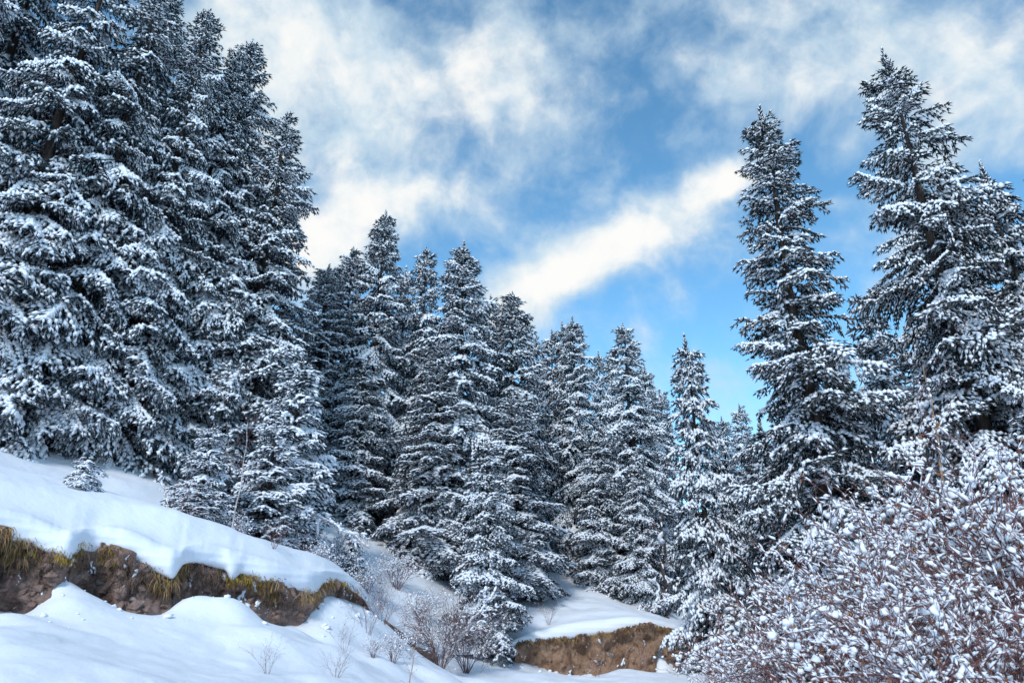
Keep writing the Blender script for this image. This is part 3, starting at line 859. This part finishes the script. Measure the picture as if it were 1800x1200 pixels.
def shrub_meshes(name, seed, base_n, H, spread, snow=.5, size=.05, lev=3, mat='twig', leaves=0, **kw):
    rng = rs(seed)
    p0, p1, r0, r1, lv = grow(rng, base_n, H, spread, lev, **kw)
    tv = []
    big = lv < 2
    tv.append(tubes(p0[big], p1[big], r0[big], r1[big], 5)); tv.append(tubes(p0[~big], p1[~big], r0[~big], r1[~big], 3))
    V, T = cat(tv)
    br = mesh_np(name + '_branches', V, T, M[mat], False)
    sn = lf = None
    d = norm(p1 - p0)
    if snow > 0:
        patch = fbm(p0[:, 0] * 2.2 + seed, p0[:, 2] * 2.2 + p0[:, 1], 3)
        ok = (p0[:, 2] > H * .10) & (rng.rand(len(p0)) < np.clip(snow * (1.0 + 2.2 * patch) * np.where(np.abs(d[:, 2]) > .9, .45, 1), .03, 1))
        c = (p0 * .5 + p1 * .5)[ok]; n = len(c); dd = (p1 - p0)[ok]; ll = np.linalg.norm(dd, axis=1)
        wd = size * (.16 + .30 * rng.rand(n) ** 1.6)
        c = c + np.stack([0 * wd, 0 * wd, wd * .6 + r0[ok]], 1)
        a1 = lumps(c, norm(dd), ll * (.25 + .30 * rng.rand(n)), wd, wd * (.9 + .5 * rng.rand(n)), rng, 4, .45)
        big_ = rng.rand(n) < .42; c2 = c[big_] + rng.randn(big_.sum(), 3) * size * .15; m_ = len(c2)
        sz = size * (.42 + .78 * rng.rand(m_) ** 2.4)
        a2 = lumps(c2, norm(d[ok][big_] * [1, 1, .6] + rng.randn(m_, 3) * .35), sz * (.7 + .7 * rng.rand(m_)), sz * (.5 + .35 * rng.rand(m_)), sz * (.5 + .5 * rng.rand(m_)), rng, 5, .55)
        V, T = cat([a1, a2])
        sn = mesh_np(name + '_snow', V, T, M['lump'])
    if leaves:
        i = rng.randint(0, len(p0), leaves); c = p1[i]; e = norm(rng.randn(leaves, 3)) ; f = norm(np.cross(e, rng.randn(leaves, 3)))
        l = .012 + .02 * rng.rand(leaves)
        V = np.stack([c, c + e * l[:, None] + f * l[:, None] * .5, c + e * l[:, None] * 2, c + e * l[:, None] - f * l[:, None] * .5 + [0, 0, .005]], 1).reshape(-1, 3)
        T = (np.array([(0, 1, 2), (0, 2, 3)])[None] + (np.arange(leaves) * 4)[:, None, None]).reshape(-1, 3)
        lf = mesh_np(name + '_leaves', V, T, M['leaf'], False)
    return br, sn, lf

SH = {}; shrub_first = {}
SH['big_a'] = shrub_meshes('big_a', 51, 22, 3.0, .85, snow=.50, size=.044, leaves=900, lean=(-.30, 0), r0=.015, seg=.12, thin=.0042, side=.62)
SH['big_b'] = shrub_meshes('big_b', 52, 22, 2.9, .90, snow=.50, size=.043, leaves=900, lean=(-.40, -.05), r0=.014, seg=.12, thin=.0042, side=.62)
SH['big_c'] = shrub_meshes('big_c', 53, 20, 3.0, .75, snow=.50, size=.046, leaves=1100, lean=(-.2, .05), r0=.016, seg=.12, thin=.0042, side=.62)
SH['bare_a'] = shrub_meshes('bare_a', 61, 9, 1.0, .8, snow=.10, size=.022, lev=2, r0=.006, seg=.09, thin=.0022, mat='twig')
SH['bare_b'] = shrub_meshes('bare_b', 62, 7, 1.1, .55, snow=.12, size=.022, lev=2, r0=.005, seg=.10, thin=.0022, mat='twig')
SH['red_a'] = shrub_meshes('red_a', 63, 26, 2.1, .55, snow=.22, size=.04, lev=2, r0=.009, seg=.14, thin=.0042, mat='twig_red')
SH['frost_a'] = shrub_meshes('frost_a', 64, 16, 1.5, .8, snow=.60, size=.055, lev=2, r0=.010, seg=.12, thin=.004, mat='twig')
print('shrub tris', {k: sum(len(m.polygons) for m in v if m) for k, v in SH.items()})
print('spruce tris', {k: sum(len(m.polygons) for m in v[:3]) for k, v in PROTO.items()})

def shrub(kind, px, py, Y, sc, label, group, name='bare_shrub', z=None, rz=None):
    p = P(px, py, Y); x, y = p[0], p[1]
    gz = ground(x, y) if z is None else z
    rz = rz if rz is not None else (px * .37) % 6.28
    s3 = (sc, sc, sc) if not isinstance(sc, tuple) else sc
    if kind not in shrub_first:
        root = empty(name, (x, y, gz), label, 'shrub', group)
        br, sn, lf = SH[kind]
        b = link('branches', br, root)
        if sn: link('snow', sn, b, kind='stuff')
        if lf: link('leaves', lf, b, kind='stuff')
        root.rotation_euler.z = rz; root.scale = s3; shrub_first[kind] = root
        return root
    return copy_tree(shrub_first[kind], label, (x, y, gz), rz, s3, group)

G1 = 'big snowy shrubs in the right foreground'
for k, px, Y, sc, rz, lab in [
    ('big_a', 1800, 6.6, .86, .0, 'nearest dense shrub in the lower right corner, thick brown stems under snow clumps'),
    ('big_b', 1680, 7.4, .84, .2, 'dense snow-clumped shrub in front, left neighbour of the one in the lower right corner'),
    ('big_c', 1570, 8.6, .84, -.2, 'snow-clumped shrub below the narrow dark spruce, long stems leaning left'),
    ('big_a', 1480, 9.6, .80, .25, 'snow-clumped shrub at the left end of the big thicket, reaching towards the earth bank'),
    ('big_b', 1780, 9.4, 1.27, -.1, 'tall snow-clumped shrub at the top of the thicket under the right-edge spruces'),
    ('big_c', 1650, 10.2, 1.18, .15, 'tall snow-clumped shrub below the pale trunk of the thin orange-brown tree'),
    ('big_c', 1900, 8.2, 1.2, .3, 'tall snow-clumped shrub at the right edge of the picture with rusty leaves'),
    ('big_a', 1390, 10.5, .62, -.1, 'low outermost shrub of the thicket before the foot of the lone conical spruce')]:
    shrub(k, px, 1100, Y, sc, lab, G1, 'snowy_shrub', rz=rz)
G2 = 'bare twiggy shrubs along the banks'
for k, px, py, Y, sc, lab in [
    ('bare_a', 475, 1020, 16.5, .62, 'small bare shrub poking through the snow lip of the left bank'),
    ('bare_b', 470, 1185, 10.5, .42, 'sprawling bare twigs in the foreground snow below the left bank'),
    ('bare_a', 590, 1210, 12, .42, 'thin bare twigs at the bottom edge below the left bank'),
    ('bare_b', 645, 1130, 17.5, 1.0, 'upright bare shrub at the foot of the left bank end'),
    ('frost_a', 640, 1030, 24, .8, 'frosted shrub in the hollow behind the end of the left bank'),
    ('frost_a', 700, 1000, 27, 1.0, 'frosted shrub left of the wide spruce above the gully'),
    ('frost_a', 600, 960, 25, .9, 'frosted shrub behind the arched snowy branch'),
    ('red_a', 775, 1150, 22, .95, 'reddish brown brush in the gully left of the streambed spruce'),
    ('red_a', 820, 1150, 23.5, .8, 'reddish brown brush right against the streambed spruce'),
    ('frost_a', 690, 1185, 16, .45, 'low frosted shrub at the bottom edge left of the reddish brush'),
    ('bare_b', 720, 1140, 19, .9, 'bare shrub beside the dark hole in the gully snow'),
    ('bare_a', 965, 1110, 28.8, .8, 'small bare shrub on the snow lip of the right bank'),
    ('bare_a', 1130, 1185, 26, .8, 'bare twigs below the right earth bank'),
    ('bare_b', 1050, 1190, 25, .7, 'thin bare twigs in the snow in front of the right bank'),
    ('bare_b', 335, 935, 16.6, .5, 'few bare twigs around the two thin stems on the left slope'),
    ('frost_a', 560, 985, 21.5, .75, 'frosted low shrub in front of the young spruces at the slope end'),
    ('frost_a', 1285, 1100, 29, .9, 'frosted shrub between the lone conical spruce and the thicket'),
    ('bare_b', 605, 1150, 13.6, .5, 'thin bare twigs on the foreground mounds below the end of the left bank'),
    ('bare_a', 672, 1090, 20.5, 1.0, 'bare shrub on the slope just right of the left bank end'),
    ('frost_a', 740, 1085, 25.5, .8, 'frosted shrub uphill of the reddish brush'),
    ('bare_b', 665, 1045, 24, 1.1, 'tall bare twigs in the middle of the brushy hollow'),
    ('frost_a', 655, 1165, 15, .3, 'tiny frosted tuft on the foreground mounds'),
    ('frost_a', 410, 930, 18.4, .6, 'frosted low shrub around the foot of the birch sapling')]:
    shrub(k, px, py, Y, sc, lab, G2)

# thin trees and leaning stems
def thin_tree(name, pts, r, mat, label, cat_, seed, nb=14, bl=.5, snow=.6, up=.6):
    rng = rs(seed); pts = np.array([P(*q) if len(q) == 3 else q for q in pts])
    root = empty(name, tuple(pts[0]), label, cat_)
    n = 24; t = np.linspace(0, 1, n); tk = np.linspace(0, 1, len(pts))
    c = np.stack([np.interp(t, tk, pts[:, i]) for i in range(3)], 1) - pts[0]
    for _ in range(3): c[1:-1] = (c[:-2] + c[1:-1] * 2 + c[2:]) / 4
    c += np.stack([.5 * r * np.sin(t * 19), 0 * t, .5 * r * np.cos(t * 23)], 1) * 1.2
    V, T = curve_tube(c, r * (1 - .75 * t), 8)
    tr = link('trunk', mesh_np(name, V, T, M[mat]), root)
    S0, S1 = [], []
    for i in range(nb):
        k = rng.randint(4, n - 1); p = c[k]; d = norm(rng.randn(3) * [1, 1, .4] + [0, 0, up])
        for j in range(4):
            q = p + d * bl / 4 * (.6 + .6 * rng.rand()); S0.append(p); S1.append(q); d = norm(d + rng.randn(3) * .25)
            if rng.rand() < .6:
                e = norm(d + rng.randn(3) * .8); S0.append(q); S1.append(q + e * bl * .25)
            p = q
    S0, S1 = np.array(S0), np.array(S1)
    V, T = tubes(S0, S1, np.full(len(S0), r * .16), np.full(len(S0), r * .08), 4)
    link('twigs', mesh_np('twigs', V, T, M['twig'], False), root, kind='stuff')
    cc, aa = [], []
    for i in range(n - 1):
        if rng.rand() < snow:
            cc.append((c[i] + c[i + 1]) / 2 + [0, 0, r * .8]); aa.append(norm(c[i + 1] - c[i]))
    k = rng.rand(len(S0)) < snow * .6
    cc = np.concatenate([np.array(cc).reshape(-1, 3), (S0[k] + S1[k]) / 2]); aa = np.concatenate([np.array(aa).reshape(-1, 3), norm(S1[k] - S0[k])])
    sz = np.full(len(cc), r * .9) * (.5 + .8 * rng.rand(len(cc)))
    V, T = lumps(cc, aa, sz * 2, sz, sz * .7, rng, 6, .2)
    link('snow', mesh_np('snow', V, T, M['lump']), root, kind='stuff')
    return root
thin_tree('birch_sapling', [(402, 950, 16.9), (420, 870, 17), (432, 790, 17), (436, 740, 17)], .022, 'birch', 'slender pale birch sapling on the slope before the young spruces', 'tree', 1, 30, .7, .3)
thin_tree('bare_sapling', [(304, 922, 16.5), (296, 890, 16.5), (284, 845, 16.5)], .025, 'tan', 'left one of two thin bare stems on the left slope', 'sapling', 2, 8, .4, .8)
thin_tree('bare_sapling', [(318, 922, 16.6), (321, 885, 16.6), (330, 850, 16.6)], .02, 'twig', 'right one of two thin bare stems on the left slope', 'sapling', 3, 6, .35, .5)
thin_tree('leaning_birch', [(782, 1158, 22), (812, 1115, 22.3), (838, 1080, 22.6), (866, 1048, 23)], .055, 'birch', 'pale birch stem leaning right across the foot of the streambed spruce', 'tree', 4, 22, .7, .8)
thin_tree('arched_branch', [(520, 905, 22), (560, 908, 22.2), (600, 928, 22.4), (650, 962, 22.6)], .06, 'birch', 'arched fallen branch under a thick roll of snow beside the young spruces', 'branch', 5, 16, .6, 1.0, -.2)
thin_tree('slanting_stem', [(715, 1240, 13), (727, 1150, 13), (742, 1090, 13)], .012, 'tan', 'thin upright reed-like stem in the foreground gully', 'sapling', 6, 16, .3, .3)
thin_tree('thin_tree', [(1665, 900, 11.5), (1652, 800, 11.6), (1640, 720, 11.8), (1622, 640, 12)], .022, 'tan', 'thin orange-brown tree rising from the thicket before the tallest right spruce', 'tree', 7, 34, .8, .4)
thin_tree('dead_trunk', [(1170, 1092, 33.2), (1168, 1040, 33.2), (1166, 980, 33.2), (1165, 900, 33.2)], .14, 'bark', 'thicker bare dark trunk at the right edge of the snowy clearing', 'tree', 8, 12, .9, .15)
thin_tree('dead_trunk', [(1187, 1080, 35.5), (1186, 1030, 35.5), (1184, 960, 35.5)], .12, 'bark', 'thin dark trunk in the shade just right of the thicker bare one', 'tree', 9, 10, .9, .1)
thin_tree('dead_trunk', [(1142, 1066, 34), (1140, 1030, 34), (1134, 960, 34)], .15, 'bark', 'bare dark trunk under the pointed spruce, left of the thicker one', 'tree', 10, 12, .9, .1)
thin_tree('crooked_stem', [(1148, 1076, 32.6), (1157, 1060, 32.6), (1158, 1040, 32.6), (1152, 1018, 32.6)], .08, 'birch', 'crooked snow-coated stem at the foot of the bare trunks', 'branch', 11, 8, .5, 1.0)

# fallen clumps lying on the snow under the banks and between the mounds
rng = rs(77); C = []
for _ in range(170):
    px = rng.choice((rng.uniform(20, 660), rng.uniform(560, 900), rng.uniform(900, 1180))); aa = math.atan2(*P(px, 1100, 10)[:2])
    r_ = bank(aa)[0] - .15 - 2.2 * rng.rand() ** 2; C.append((r_ * sin(aa), r_ * cos(aa), ground(r_ * sin(aa), r_ * cos(aa))))
C = np.array(C); sz = .012 + .07 * rng.rand(len(C)) ** 3.5
V_, T_ = lumps(C + np.stack([0 * sz, 0 * sz, sz * .2], 1), norm(rng.randn(len(C), 3) * [1, 1, .2]), sz * (1 + .6 * rng.rand(len(C))), sz, sz * .8, rng, 6, .4)
link('fallen_snow', mesh_np('fallen_snow', V_, T_, M['lump']), kind='stuff')

# stones set in the earth faces
def stone(px, py, Y, s, label, seed):
    rng = rs(seed); p = P(px, py, Y)
    d = rng.randn(26, 3); d = norm(d)
    import bmesh
    bm = bmesh.new()
    for q in d * np.array([1.2, .8, .9]) * s * (.85 + .3 * rng.rand(26, 1)): bm.verts.new(q)
    bmesh.ops.convex_hull(bm, input=bm.verts)
    me = bpy.data.meshes.new('stone'); bm.to_mesh(me); bm.free(); me.materials.append(M['stone'])
    o = link('stone', me); o.location = tuple(p); o['label'] = label; o['category'] = 'stone'
for q in [(233, 1053, 12.95, .055, 'pale stone stuck in the dark earth below the straw grass of the left bank', 1),
          (248, 1062, 12.95, .08, 'dark jutting stone beside the pale one in the left earth bank', 2),
          (1072, 1150, 28.85, .16, 'rounded clod-like stone in the sandy face of the right bank', 3)]:
    stone(*q)
